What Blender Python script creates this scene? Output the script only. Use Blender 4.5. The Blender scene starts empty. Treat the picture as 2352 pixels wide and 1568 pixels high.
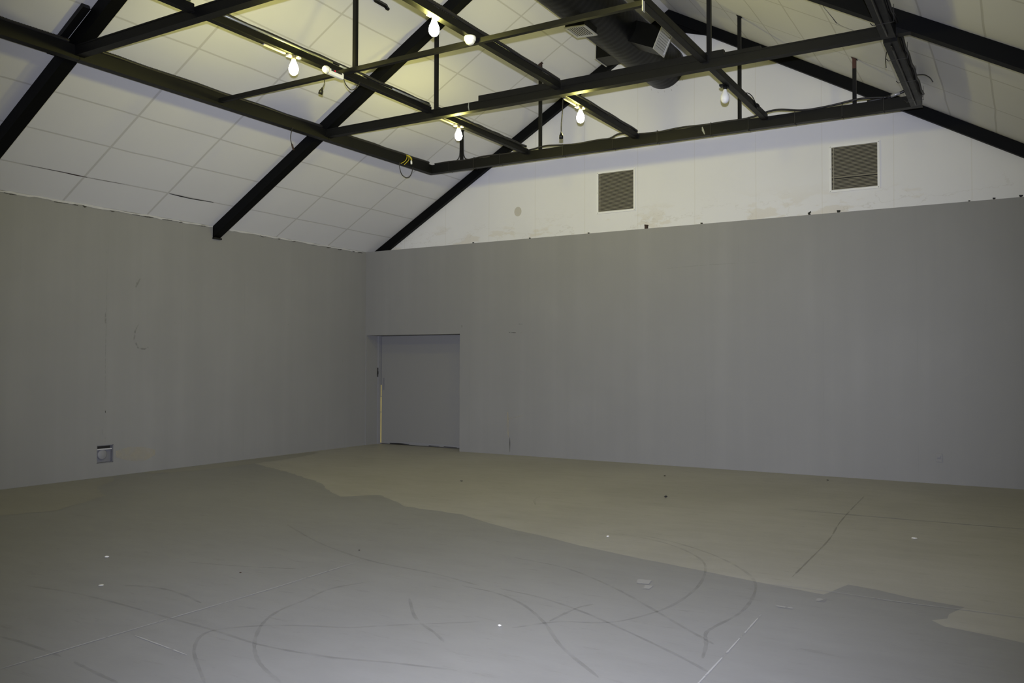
import bpy, bmesh, math, random
from mathutils import Vector, Matrix
random.seed(7)
PI = math.pi
scene = bpy.context.scene
COL = scene.collection

# ------------------------------------------------------------------ camera
CAM = Vector((10.994, -12.747, 1.6))
YAW, PITCH, ROLL = 0.541, 0.0253, 0.0026
FPX = 1955.0
cy, sy, cp, sp = math.cos(YAW), math.sin(YAW), math.cos(PITCH), math.sin(PITCH)
fwd = Vector((-sy*cp, cy*cp, sp)); rgt = Vector((cy, sy, 0)); up = rgt.cross(fwd)
cr, sr = math.cos(ROLL), math.sin(ROLL)
rgt, up = cr*rgt + sr*up, -sr*rgt + cr*up
cam_d = bpy.data.cameras.new('camera'); cam = bpy.data.objects.new('camera', cam_d); COL.objects.link(cam)
cam_d.sensor_width = 36.0; cam_d.lens = 36.0*FPX/2352.0
cam_d.clip_start = .05; cam_d.clip_end = 100
mat = Matrix((rgt, up, -fwd)).transposed().to_4x4(); mat.translation = CAM
cam.matrix_world = mat
scene.camera = cam

# ------------------------------------------------------------------ world, flash, exposure
w = bpy.data.worlds.new('World'); scene.world = w; w.use_nodes = True
w.node_tree.nodes['Background'].inputs[0].default_value = (0, 0, 0, 1)
w.node_tree.nodes['Background'].inputs[1].default_value = 0.0
FLASH_W = 4350.0
fl_d = bpy.data.lights.new('camera_flash', 'SPOT'); fl = bpy.data.objects.new('camera_flash', fl_d); COL.objects.link(fl)
fl_d.energy = FLASH_W; fl_d.color = (0.78, 0.81, 1.0); fl_d.shadow_soft_size = .025
fl_d.spot_size = math.radians(85.5); fl_d.spot_blend = 1.0
fm = mat.copy(); fm.translation = CAM + up*.17 - fwd*.02; fl.matrix_world = fm @ Matrix.Rotation(math.radians(-2.0), 4, 'X')
BULB_E = 275.0
BULB_COL = (1.0, .93, .25)
vs = scene.view_settings
vs.view_transform = 'Standard'; vs.look = 'None'; vs.gamma = 1.0; vs.use_curve_mapping = False; vs.exposure = 0.0
scene.cycles.use_denoising = True
scene.cycles.max_bounces = 8; scene.cycles.diffuse_bounces = 5
scene.cycles.caustics_reflective = False

# ------------------------------------------------------------------ room numbers
T = math.tan(math.radians(30)); Z0 = 3.757; WD = 12.3; XR = WD/2; ZR = Z0 + T*XR
YW = .27            # face of the white upper gable wall
YB = -15.0          # wall behind the photographer
def ceil_z(x): return Z0 + T*min(x, WD-x)

# ------------------------------------------------------------------ material helpers
class NT:
    def __init__(s, name):
        s.m = bpy.data.materials.new(name); s.m.use_nodes = True
        s.t = s.m.node_tree; s.b = s.t.nodes['Principled BSDF']
    def n(s, typ, **k):
        x = s.t.nodes.new(typ)
        for a, b in k.items(): setattr(x, a, b)
        return x
    def l(s, a, b): s.t.links.new(a, b)
    def coord(s): return s.n('ShaderNodeTexCoord').outputs['Object']
    def mapv(s, sc=(1, 1, 1), v=None):
        m = s.n('ShaderNodeMapping'); m.inputs['Scale'].default_value = sc; s.l(v or s.coord(), m.inputs['Vector']); return m.outputs[0]
    def noise(s, scale, v=None, detail=4, rough=.55, dist=0):
        x = s.n('ShaderNodeTexNoise'); x.inputs['Scale'].default_value = scale; x.inputs['Detail'].default_value = detail
        x.inputs['Roughness'].default_value = rough; x.inputs['Distortion'].default_value = dist
        s.l(v or s.coord(), x.inputs['Vector']); return x.outputs['Fac']
    def math(s, op, a, b=None, c=None, clamp=False):
        x = s.n('ShaderNodeMath', operation=op); x.use_clamp = clamp
        for i, q in enumerate((a, b, c)):
            if q is None: continue
            if isinstance(q, (int, float)): x.inputs[i].default_value = q
            else: s.l(q, x.inputs[i])
        return x.outputs[0]
    def ramp(s, f, a, b):   # smooth 0..1
        x = s.n('ShaderNodeMapRange', interpolation_type='SMOOTHSTEP'); x.inputs['From Min'].default_value = a; x.inputs['From Max'].default_value = b
        s.l(f, x.inputs['Value']); return x.outputs[0]
    def mix(s, f, a, b):
        x = s.n('ShaderNodeMix', data_type='RGBA')
        if isinstance(f, (int, float)): x.inputs[0].default_value = f
        else: s.l(f, x.inputs[0])
        for i, q in ((6, a), (7, b)):
            if isinstance(q, tuple): x.inputs[i].default_value = (*q, 1)
            else: s.l(q, x.inputs[i])
        return x.outputs[2]
    def col(s, c):
        if isinstance(c, tuple): s.b.inputs['Base Color'].default_value = (*c, 1)
        else: s.l(c, s.b.inputs['Base Color'])
    def rough(s, r):
        if isinstance(r, (int, float)): s.b.inputs['Roughness'].default_value = r
        else: s.l(r, s.b.inputs['Roughness'])
    def bump(s, h, strength=.2, dist=.01):
        x = s.n('ShaderNodeBump'); x.inputs['Strength'].default_value = strength; x.inputs['Distance'].default_value = dist
        s.l(h, x.inputs['Height']); s.l(x.outputs[0], s.b.inputs['Normal'])
    def sep(s, v=None):
        x = s.n('ShaderNodeSeparateXYZ'); s.l(v or s.coord(), x.inputs[0]); return x.outputs
    def line(s, coord, period, offset, width, wob=None):
        """1 on thin lines every period"""
        c = coord if wob is None else s.math('ADD', coord, wob)
        a = s.math('DIVIDE', s.math('SUBTRACT', c, offset), period)
        f = s.math('ABSOLUTE', s.math('SUBTRACT', a, s.math('ROUND', a)))
        x = s.n('ShaderNodeMapRange', interpolation_type='SMOOTHSTEP')
        x.inputs['From Min'].default_value = width*.5/period*.6; x.inputs['From Max'].default_value = width*.5/period*1.25
        x.inputs['To Min'].default_value = 1; x.inputs['To Max'].default_value = 0
        s.l(f, x.inputs['Value']); return x.outputs[0]

def plain(name, c, r=.5, metal=0, spec=None, var=.15):
    k = NT(name)
    d = tuple(v*(1-var) for v in c); h = tuple(min(1, v*(1+var)) for v in c)
    k.col(k.mix(k.noise(14), d, h)); k.rough(r); k.b.inputs['Metallic'].default_value = metal
    if spec is not None: k.b.inputs['Specular IOR Level'].default_value = spec
    return k.m

def grey_wall(name, c, streak=1.0):
    k = NT(name)
    broad = k.noise(.7, detail=3); stk = k.noise(1.0, k.mapv((3.2, 3.2, .12)), detail=4)
    fine = k.noise(55, detail=3)
    f = k.math('ADD', k.math('MULTIPLY', broad, .45), k.math('MULTIPLY', stk, .38*streak))
    base = k.mix(k.ramp(f, .3, .72), tuple(v*.93 for v in c), tuple(v*1.06 for v in c))
    spots = k.ramp(k.noise(6.5, detail=6, rough=.7), .70, .80)
    base = k.mix(k.math('MULTIPLY', spots, .12), base, tuple(v*.55 for v in c))
    seam = k.line(k.sep()[0 if 'gable' in name else 1], 1.22, .0 if 'gable' in name else -5.45, .010)
    base = k.mix(k.math('MULTIPLY', seam, k.math('MULTIPLY', k.ramp(k.noise(1.3), .45, .6), .16)), base, tuple(v*.7 for v in c))
    k.col(base); k.rough(.62); k.bump(k.math('ADD', fine, k.math('MULTIPLY', stk, 2)), .12, .004)
    k.b.inputs['Specular IOR Level'].default_value = .25
    return k.m

GREY = (.254, .251, .238)
M_GABLE = grey_wall('gable grey paint', GREY)
M_LEFT = grey_wall('side grey paint', GREY)
M_DOOR = grey_wall('door grey paint', tuple(v*.98 for v in GREY), .3)
M_POST = plain('door post paint', (.23, .23, .235), .6, var=.06)

def white_gable():
    k = NT('white board wall'); s = k.sep()
    wob = k.math('MULTIPLY', k.math('SUBTRACT', k.noise(1.5), .5), .012)
    seam = k.line(s[0], .968, 6.549, .014, wob)
    c = k.mix(k.noise(1.1, detail=3), (.66, .655, .635), (.72, .715, .70))
    c = k.mix(k.math('MULTIPLY', seam, .22), c, (.50, .46, .36))
    low = k.ramp(s[2], 4.35, 3.8)
    blot = k.math('MULTIPLY', k.ramp(k.noise(1.7, k.mapv((1, 1, 2.6)), detail=5), .56, .62), k.math('MULTIPLY', low, .30))
    c = k.mix(blot, c, (.52, .44, .28))
    crk = k.ramp(k.math('ABSOLUTE', k.math('SUBTRACT', k.noise(.9, k.mapv((1, 1, 2.2)), detail=5), .5)), .006, .001)
    c = k.mix(k.math('MULTIPLY', k.math('MULTIPLY', crk, low), .25), c, (.4, .36, .28))
    k.col(c); k.rough(.7); k.bump(k.math('SUBTRACT', k.noise(20), seam), .1, .004)
    k.b.inputs['Specular IOR Level'].default_value = .2
    return k.m
M_WHITE = white_gable()

def ceiling_mat():
    k = NT('white ceiling panels'); s = k.sep()
    x = k.math('MINIMUM', s[0], k.math('SUBTRACT', WD, s[0]))
    wob = k.math('MULTIPLY', k.math('SUBTRACT', k.noise(.55, detail=2), .5), .07)
    a = k.line(x, .551, .468, .021, wob)
    b = k.line(s[1], 1.264, -3.59, .034, k.math('MULTIPLY', wob, .5))
    seam = k.math('MAXIMUM', a, b)
    c = k.mix(k.noise(.9, detail=3), (.64, .635, .625), (.70, .695, .685))
    c = k.mix(k.math('MULTIPLY', seam, .44), c, (.33, .315, .275))
    st = k.ramp(k.noise(3.1, detail=5), .70, .78)
    c = k.mix(k.math('MULTIPLY', st, .14), c, (.45, .40, .3))
    k.col(c); k.rough(.6); k.bump(k.math('ADD', k.math('MULTIPLY', seam, -1), k.math('MULTIPLY', k.noise(.8), 6)), .10, .012)
    k.b.inputs['Specular IOR Level'].default_value = .25
    return k.m
M_CEIL = ceiling_mat()

def floor_mat(name, a, b, dark, rough=.42):
    k = NT(name)
    broad = k.noise(.45, detail=4); mid = k.noise(2.2, k.mapv((1, 2.6, 1)), detail=6, rough=.65); fine = k.noise(38, detail=4)
    c = k.mix(k.ramp(k.math('ADD', k.math('MULTIPLY', broad, .6), k.math('MULTIPLY', mid, .4)), .33, .68), a, b)
    sc = k.ramp(k.noise(4.2, k.mapv((.7, 3.2, 1)), detail=7, rough=.72), .56, .74)
    c = k.mix(k.math('MULTIPLY', sc, .55), c, dark)
    sp_ = k.ramp(k.noise(9, k.mapv((.8, 1.9, 1)), detail=5, rough=.65), .66, .76)
    c = k.mix(k.math('MULTIPLY', sp_, .30), c, dark)
    c = k.mix(k.math('MULTIPLY', fine, .12), c, dark)
    k.col(c); k.rough(k.ramp(mid, -.6, 1.9) if False else rough); k.bump(k.math('ADD', fine, mid), .06, .004)
    k.b.inputs['Specular IOR Level'].default_value = .3
    return k.m
M_PAINT = floor_mat('worn grey floor paint', (.236, .233, .224), (.272, .269, .260), (.16, .155, .145))
M_CONC = floor_mat('bare tan concrete', (.33, .316, .275), (.40, .385, .342), (.20, .185, .15))

def decal(name, c, alpha, nscale=9, lo=.35, hi=.6):
    k = NT(name); k.col(c); k.rough(.7)
    tr = k.n('ShaderNodeBsdfTransparent'); mx = k.n('ShaderNodeMixShader'); out = k.t.nodes['Material Output']
    f = k.math('MULTIPLY', k.ramp(k.noise(nscale, detail=5), lo, hi), alpha)
    k.l(f, mx.inputs[0]); k.l(tr.outputs[0], mx.inputs[1]); k.l(k.b.outputs[0], mx.inputs[2]); k.l(mx.outputs[0], out.inputs['Surface'])
    return k.m
M_TYRE = decal('rubber scuff', (.09, .088, .08), .17, 7, .2, .75)
M_SEAML = decal('pale joint', (.36, .355, .338), 1.0, 5, .34, .42)
M_SEAMD = decal('dark crack', (.07, .065, .05), .22, 5, .3, .5)
M_PATCH = decal('pale scrape', (.305, .30, .288), 1.0, 9, .36, .46)
M_MARKD = decal('dark mark', (.03, .027, .02), .8, 40, .25, .45)
M_MARKF = decal('faint mark', (.09, .085, .07), .26, 25, .35, .6)
M_TAN = decal('tan stain', (.50, .435, .29), .32, 6, .3, .65)
M_DISC = decal('beige round stain', (.50, .44, .30), .35, 3, .1, .4)

def black_mat(name, c=(.0065, .0065, .0065), r=.45, spec=.22):
    k = NT(name)
    nz = k.noise(9, detail=5, rough=.7); dust = k.ramp(k.noise(26, detail=5, rough=.75), .62, .80)
    base = k.mix(nz, tuple(v*.75 for v in c), tuple(v*1.25 for v in c))
    k.col(k.mix(k.math('MULTIPLY', dust, .06), base, (.10, .095, .08))); k.rough(k.math('ADD', k.math('MULTIPLY', nz, .18), r-.09))
    k.b.inputs['Specular IOR Level'].default_value = spec
    return k.m
M_BLACK = black_mat('black painted steel')
M_BEAM = black_mat('dull black steel', (.006, .006, .0055), .5, .2)
M_RAFTER = black_mat('matt black rafter', (.002, .0023, .0026), .6, .12)
M_DUCT = black_mat('black duct metal', (.003, .0032, .0031), .40, .16)
M_CABLE = plain('black cable', (.016, .015, .014), .42)
M_CONDUIT = plain('grey conduit', (.30, .31, .28), .35, .3)
M_RUST = plain('rusty steel', (.055, .018, .009), .7, var=.4)
M_ALU = plain('aluminium', (.46, .46, .44), .38, .35, var=.05)
M_PLASTIC = plain('white plastic', (.78, .78, .76), .35, var=.03)
M_CERAMIC = plain('cream lampholder', (.62, .58, .46), .4, var=.05)
M_CAP = plain('lamp cap', (.45, .38, .25), .35, .6)
M_YELLOW = plain('yellow cable', (.55, .46, .03), .5)
M_YELLOW_EDGE = plain('bright yellow edge', (.95, .74, .24), .6, var=.1)
M_REDLED = plain('red lens', (.6, .03, .08), .3)
M_DARK = plain('dark void', (.012, .011, .010), .9)
M_BROWN = plain('dark brown rust', (.030, .013, .009), .7, var=.4)
M_BLADE = plain('buff louvre', (.30, .28, .215), .5, var=.12)
M_VENTF = plain('white vent frame', (.74, .735, .71), .5, var=.03)
M_BOXPL = plain('grey box paint', (.17, .17, .18), .6)
M_CHIP = plain('pale chip', (.75, .74, .70), .6)
M_CAULK = plain('white caulk', (.46, .455, .445), .8, var=.15)

k = NT('lit bulb glass'); k.col((.9, .88, .8)); k.b.inputs['Emission Color'].default_value = (*BULB_COL, 1); k.b.inputs['Emission Strength'].default_value = BULB_E
M_LIT = k.m
k = NT('opal bulb glass'); k.col(k.mix(k.noise(8), (.74, .75, .76), (.80, .80, .81))); k.rough(.08)
M_OPAL = k.m

# ------------------------------------------------------------------ mesh helpers
class MB:
    def __init__(s): s.bm = bmesh.new()
    def box(s, a, b, bev=0):
        x0, y0, z0 = (min(p, q) for p, q in zip(a, b)); x1, y1, z1 = (max(p, q) for p, q in zip(a, b))
        v = [s.bm.verts.new(p) for p in ((x0,y0,z0),(x1,y0,z0),(x1,y1,z0),(x0,y1,z0),(x0,y0,z1),(x1,y0,z1),(x1,y1,z1),(x0,y1,z1))]
        f = [s.bm.faces.new([v[i] for i in q]) for q in ((0,3,2,1),(4,5,6,7),(0,1,5,4),(1,2,6,5),(2,3,7,6),(3,0,4,7))]
        if bev: bmesh.ops.bevel(s.bm, geom=list({e for g in f for e in g.edges}), offset=bev, segments=2, affect='EDGES', profile=.5)
        return s
    def prism(s, pts, d):
        """polygon pts extruded by vector d"""
        d = Vector(d); n = len(pts)
        a = [s.bm.verts.new(p) for p in pts]; b = [s.bm.verts.new(Vector(p)+d) for p in pts]
        fs = [s.bm.faces.new(a[::-1]), s.bm.faces.new(b)] + [s.bm.faces.new([a[i], a[(i+1) % n], b[(i+1) % n], b[i]]) for i in range(n)]
        bmesh.ops.recalc_face_normals(s.bm, faces=fs); return s
    def beam(s, p, q, wdt, hgt, upv=(0, 0, 1)):
        p, q = Vector(p), Vector(q); d = (q-p).normalized(); sd = d.cross(Vector(upv)).normalized()*wdt/2; u = sd.cross(d).normalized()*hgt/2
        return s.prism([p-sd-u, p+sd-u, p+sd+u, p-sd+u], q-p)
    def tube(s, pts, r, n=8, radii=None, cap=True):
        pts = [Vector(p) for p in pts]; rings = []; ref = None
        for i, p in enumerate(pts):
            t = (pts[min(i+1, len(pts)-1)] - pts[max(i-1, 0)]).normalized()
            if ref is None:
                ref = t.cross(Vector((0, 0, 1)));
                if ref.length < .1: ref = t.cross(Vector((1, 0, 0)))
            ref = (ref - t*ref.dot(t)).normalized(); o = t.cross(ref)
            rr = radii[i] if radii else r
            rings.append([s.bm.verts.new(p + (ref*math.cos(2*PI*j/n) + o*math.sin(2*PI*j/n))*rr) for j in range(n)])
        fs = []
        for a, b in zip(rings, rings[1:]):
            for j in range(n): fs.append(s.bm.faces.new([a[j], a[(j+1) % n], b[(j+1) % n], b[j]]))
        if cap: fs += [s.bm.faces.new(rings[0][::-1]), s.bm.faces.new(rings[-1])]
        for f in fs: f.smooth = True
        return s
    def lathe(s, prof, c=(0, 0, 0), n=24, axis='Z'):
        c = Vector(c); rings = []
        def P(r, z, a):
            x, y = r*math.cos(a), r*math.sin(a)
            return c + (Vector((x, y, z)) if axis == 'Z' else Vector((x, z, y)) if axis == 'Y' else Vector((z, x, y)))
        fs = []
        for r, z in prof:
            rings.append([s.bm.verts.new(P(0, z, 0))] if r < 1e-6 else [s.bm.verts.new(P(r, z, 2*PI*j/n)) for j in range(n)])
        for a, b in zip(rings, rings[1:]):
            for j in range(n):
                q = [a[j % len(a)], a[(j+1) % n % len(a)], b[(j+1) % n % len(b)], b[j % len(b)]]
                u = []
                for v in q:
                    if v not in u: u.append(v)
                if len(u) > 2: fs.append(s.bm.faces.new(u))
        for r_ in (rings[0], rings[-1]):
            if len(r_) > 2: fs.append(s.bm.faces.new(r_))
        bmesh.ops.recalc_face_normals(s.bm, faces=fs)
        for f in fs: f.smooth = len(f.verts) < 5
        return s
    def poly(s, pts, nrm=(0, 0, 1)):
        f = s.bm.faces.new([s.bm.verts.new(p) for p in pts]); f.normal_update()
        if f.normal.dot(Vector(nrm)) < 0: f.normal_flip()
        return s
    def ribbon(s, pts, wdt, nrm, jit=0):
        """flat strip along pts lying in the plane of normal nrm"""
        nrm = Vector(nrm); pts = [Vector(p) for p in pts]; a = []; n = len(pts)
        for i, p in enumerate(pts):
            t = (pts[min(i+1, n-1)] - pts[max(i-1, 0)]).normalized(); sd = t.cross(nrm).normalized()
            wv = wdt*(1 + random.uniform(-jit, jit))/2*(.35 if i in (0, n-1) else 1)
            a.append((s.bm.verts.new(p-sd*wv), s.bm.verts.new(p+sd*wv)))
        for (b, c), (d, e) in zip(a, a[1:]):
            f = s.bm.faces.new([b, c, e, d]); f.normal_update()
            if f.normal.dot(nrm) < 0: f.normal_flip()
        return s
    def build(s, name, m, parent=None):
        """link as ONE mesh object, origin at the parent's place"""
        off = parent_loc(parent) if parent else Vector((0, 0, 0))
        if off.length: bmesh.ops.translate(s.bm, verts=s.bm.verts[:], vec=-off)
        me = bpy.data.meshes.new(name); s.bm.to_mesh(me); s.bm.free()
        for q in (m if isinstance(m, (list, tuple)) else [m]): me.materials.append(q)
        o = bpy.data.objects.new(name, me); COL.objects.link(o)
        if parent: o.parent = parent
        return o

def parent_loc(o):
    v = Vector((0, 0, 0))
    while o: v += o.location; o = o.parent
    return v
def tag(o, label, cat, group=None, kind='thing'):
    o['label'] = label; o['category'] = cat; o['kind'] = kind
    if group: o['group'] = group
    return o
def thing(name, label, cat, loc, group=None):
    e = bpy.data.objects.new(name, None); COL.objects.link(e); e.location = loc; e.empty_display_size = .1
    return tag(e, label, cat, group)
def struct(o, label=None):
    o['kind'] = 'structure'
    if label: o['label'] = label
    return o
def smooth(pts, n=6):
    """Catmull-Rom through pts"""
    P = [Vector(p) for p in pts]; P = [P[0]*2-P[1]] + P + [P[-1]*2-P[-2]]; out = []
    for i in range(1, len(P)-2):
        a, b, c, d = P[i-1:i+3]
        for j in range(n):
            t = j/n; out.append(.5*((2*b) + (c-a)*t + (2*a-5*b+4*c-d)*t*t + (3*b-a-3*c+d)*t**3))
    out.append(P[-2]); return out
def P2(l, z): return [(x, y, z) for x, y in l]

# ================================================================== THE ROOM
# ---- floor: one mesh, grey paint in front, bare concrete behind a ragged edge
BOUND = [(0, -2.9), (.55, -3.25), (1.434, -3.598), (2.087, -3.891), (2.683, -4.157), (3.085, -4.396), (3.585, -4.8), (3.979, -5.043), (4.146, -4.86), (4.288, -4.691), (4.724, -4.957), (5.081, -5.193), (5.51, -5.223), (5.893, -5.267), (6.372, -5.519), (6.752, -5.678), (7.245, -5.83), (7.627, -5.989), (8.192, -6.155), (8.646, -6.266), (9.024, -6.358), (9.372, -6.443), (9.597, -6.487), (9.788, -6.529), (9.811, -6.45), (9.886, -6.156), (10.073, -6.194), (10.309, -6.3), (10.499, -6.332), (10.645, -6.362), (10.568, -6.592), (10.566, -6.703), (10.485, -6.795), (10.56, -6.893), (10.66, -6.912), (10.821, -6.948), (10.979, -6.997), (11.282, -7.085), (12.3, -7.3)]
def ragged(pl, step, amp):
    out = [pl[0]]
    for a, b in zip(pl, pl[1:]):
        a, b = Vector(a), Vector(b); n = max(1, int((b-a).length/step)); nr = Vector((-(b-a).y, (b-a).x)).normalized()
        for j in range(1, n+1):
            p = a.lerp(b, j/n)
            if j < n: p = p + nr*random.uniform(-amp, amp)
            out.append((p.x, p.y))
    return out
bd = ragged(BOUND[:14], .09, .022)[:-1] + ragged(BOUND[13:], .14, .007)
mb = MB()
bv = [mb.bm.verts.new((x, y, 0)) for x, y in bd]
fr = [mb.bm.verts.new(p) for p in ((WD, YB, 0), (0, YB, 0))]
bk = [mb.bm.verts.new(p) for p in ((WD, .55, 0), (0, .55, 0))]
f1 = mb.bm.faces.new(bv + fr); f2 = mb.bm.faces.new(bv + bk)
f1.material_index = 0; f2.material_index = 1
for f in (f1, f2):
    f.normal_update()
    if f.normal.z < 0: f.normal_flip()
bmesh.ops.triangulate(mb.bm, faces=[f1, f2], ngon_method='EAR_CLIP')
mb.box((0, YB, -.12), (WD, .55, -.02))
floor = struct(mb.build('floor', [M_PAINT, M_CONC]), 'worn concrete floor, grey paint in front and bare tan concrete behind')

TYRES = {
'A': [(7.71, -5.331), (8.099, -5.438), (8.415, -5.627), (8.72, -5.958), (8.876, -6.322), (8.978, -6.826), (8.982, -7.36), (8.871, -7.753), (8.742, -7.926), (8.504, -8.051), (8.328, -8.301)],
'B': [(7.958, -5.296), (8.353, -5.456), (8.762, -5.747), (9.078, -6.084), (9.282, -6.426), (9.385, -6.842), (9.416, -7.265), (9.366, -7.645), (9.363, -7.793), (9.427, -7.983), (9.484, -8.216)],
'C': [(4.868, -9.283), (5.25, -9.225), (5.727, -9.213), (6.445, -9.25), (6.87, -9.272), (7.276, -9.308), (7.726, -9.259), (8.089, -9.147), (8.452, -9.061)],
'D': [(5.462, -8.918), (5.591, -8.853), (5.794, -8.824), (6.012, -8.849), (6.294, -8.925)],
'E': [(6.878, -7.904), (6.777, -8.207), (6.827, -8.513), (6.866, -8.785), (6.972, -9.011), (7.154, -9.239), (7.353, -9.422), (7.553, -9.551), (7.797, -9.659)],
'F': [(7.473, -9.857), (7.193, -9.68), (7.02, -9.559), (6.862, -9.39), (6.843, -9.25), (7.007, -9.06), (7.232, -8.922), (7.48, -8.81), (7.677, -8.64), (8.091, -8.304)],
'G': [(7.517, -7.655), (7.834, -7.691), (8.129, -7.835), (8.444, -8.108), (8.742, -8.446), (9.122, -8.767)],
'H': [(7.8, -7.578), (8.146, -7.628), (8.512, -7.764), (8.909, -7.975), (9.363, -8.25), (9.584, -8.406)],
'I': [(7.379, -6.694), (7.917, -6.799), (8.424, -7.097), (8.819, -7.412), (9.17, -7.715), (9.465, -7.959)],
'J': [(4.756, -6.656), (5.49, -7.052), (5.995, -7.262), (6.505, -7.413), (7.156, -7.477), (7.623, -7.589)],
'K': [(5.871, -9.997), (6.123, -9.987), (6.498, -10.009)], 'L': [(6.636, -10.02), (6.862, -10.055), (7.103, -10.083)],
'M': [(8.459, -8.068), (8.466, -7.859), (8.481, -7.702), (8.528, -7.59)], 'N': [(5.251, -8.204), (5.59, -8.116), (5.878, -8.022), (6.139, -7.911)],
'O': [(6.266, -4.353), (6.077, -4.04), (6.002, -3.78)], 'P': [(7.407, -8.12), (7.715, -8.45), (7.997, -8.63), (8.132, -8.731)]}
for i, l in enumerate(TYRES.values()):
    MB().ribbon(smooth(P2(l, .0012+.0001*i), 7), .022, (0, 0, 1), .25).build('tyre_mark', M_TYRE, floor)
for i, l in enumerate([[(6.41, -10.3), (6.41, -9.3), (6.42, -8.456), (6.39, -7.434)], [(9.59, -8.9), (9.574, -8.224), (9.56, -7.766), (9.543, -7.221)],
          [(9.402, -6.439), (9.819, -6.43), (10.252, -6.46), (10.647, -6.442), (11.3, -6.438)], [(8.707, -3.104), (9.812, -3.10), (11.2, -3.04)], [(6.524, -9.578), (6.8, -9.608), (7.064, -9.639)]]):
    MB().ribbon(smooth(P2(l, .003), 6), .009 if i != 3 else .016, (0, 0, 1), .3).build('floor_joint', M_SEAML, floor)
MB().ribbon(smooth(P2([(9.49, -6.148), (9.479, -5.49), (9.458, -4.553), (9.39, -3.656), (9.349, -2.604), (9.328, -1.703)], .003), 8), .013, (0, 0, 1), .4).build('floor_crack', M_SEAMD, floor)
for l in ([(8.525, -6.817), (8.628, -6.799), (8.651, -6.915), (8.566, -6.939)], [(8.638, -6.951), (8.695, -6.944), (8.705, -7.035), (8.664, -7.047)], [(9.772, -6.655), (9.833, -6.643), (9.828, -6.72), (9.776, -6.727)], [(9.57, -6.975), (9.683, -6.976), (9.685, -7.01), (9.588, -7.011)]):
    MB().poly(P2(l, .0035)).build('pale_scrape', M_PATCH, floor)
M_BARE = floor_mat('bare patch', (.265, .255, .222), (.305, .294, .258), (.19, .175, .14))
for l in ([(1.5, -8.6), (1.933, -7.637), (2.05, -7.376), (1.847, -7.002), (1.536, -6.45), (1.173, -6.309), (.803, -6.104), (.44, -5.615), (.03, -5.392), (.02, -8.6)],
          [(.285, -4.912), (.404, -4.489), (.505, -4.184), (.536, -3.722), (.536, -3.112), (.5, -2.327), (.25, -1.522), (.03, -1.5), (.03, -4.9)]):
    MB().poly(P2(ragged(l + l[:1], .1, .03)[:-1], .001)).build('bare_patch', M_BARE, floor)

# ---- walls
def wall_with_hole(mb, axis, at, th, u0, u1, z0, z1, hu0, hu1, hz0, hz1):
    def bx(a, b, c, d):
        if b-a < 1e-4 or d-c < 1e-4: return
        if axis == 'x': mb.box((at, a, c), (at+th, b, d))
        else: mb.box((a, at, c), (b, at+th, d))
    bx(u0, hu0, z0, z1); bx(hu1, u1, z0, z1); bx(hu0, hu1, z0, hz0); bx(hu0, hu1, hz1, z1)
mb = MB(); wall_with_hole(mb, 'x', -.2, .2, YB, .55, 0, Z0+.02, -5.585, -5.335, .192, .442)
wall_left = struct(mb.build('wall_left', M_LEFT), 'grey painted side wall meeting the sloping ceiling')
DX0, DX1, DZ = .03, 2.232, 2.128
mb = MB(); wall_with_hole(mb, 'y', 0, YW, 0, WD, 0, Z0, DX0, DX1, 0, DZ)
wall_gable = struct(mb.build('wall_gable', M_GABLE), 'grey lower gable wall standing forward of the white boards')
mb = MB(); mb.prism([(0, YW, Z0-.3), (WD, YW, Z0-.3), (WD, YW, Z0), (XR, YW, ZR), (0, YW, Z0)], (0, .25, 0))
wall_upper = struct(mb.build('wall_upper', M_WHITE), 'white boarded upper gable wall above the grey ledge')
struct(MB().box((WD, YB, 0), (WD+.2, .55, Z0)).build('wall_right', M_LEFT))
mb = MB(); mb.prism([(-.2, YB-.2, 0), (WD+.2, YB-.2, 0), (WD+.2, YB-.2, Z0), (XR, YB-.2, ZR), (-.2, YB-.2, Z0)], (0, .2, 0))
struct(mb.build('wall_rear', M_GABLE))
# recess back wall beside and above the door leaf
mb = MB(); mb.box((DX0, YW+.2, 0), (DX1, YW+.28, DZ)); mb.box((DX0-.03, YW, 0), (DX0, YW+.2, DZ)); mb.box((DX1, YW, 0), (DX1+.1, YW+.2, DZ)); mb.box((DX0-.03, YW, DZ), (DX1+.1, YW+.2, DZ+.1))
struct(mb.build('wall_recess', M_GABLE))

# ---- ceiling (two slopes)
mb = MB()
th = .12
mb.prism([(-.2, YB, Z0-.2*T), (XR, YB, ZR), (WD+.2, YB, Z0-.2*T), (WD+.2, YB, Z0-.2*T+th), (XR, YB, ZR+th), (-.2, YB, Z0-.2*T+th)], (0, .55-YB, 0))
ceiling = struct(mb.build('ceiling', M_CEIL), 'white panelled ceiling of two slopes with taped seams')
NL = Vector((T, 0, -1)).normalized(); NR = Vector((-T, 0, -1)).normalized()
def on_l(x, y, d=.002): return Vector((x, y, Z0+T*x)) + NL*d
def on_r(x, y, d=.002): return Vector((x, y, Z0+T*(WD-x))) + NR*d
MB().ribbon([on_l(x, y) for x, y in ((.47, -6.9), (.472, -6.4), (.466, -6.25), (.466, -6.08))], .013, NL, .7).build('ceiling_gap', M_BROWN, ceiling)
MB().ribbon([on_l(x, y) for x, y in ((.466, -6.05), (.47, -5.8), (.476, -5.55))], .011, NL, .7).build('ceiling_gap', M_BROWN, ceiling)
MB().ribbon([on_l(x, y) for x, y in ((.47, -4.83), (.462, -4.62), (.458, -4.5), (.46, -4.35), (.47, -4.05))], .026, NL, .5).build('ceiling_gap', M_DARK, ceiling)
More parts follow.
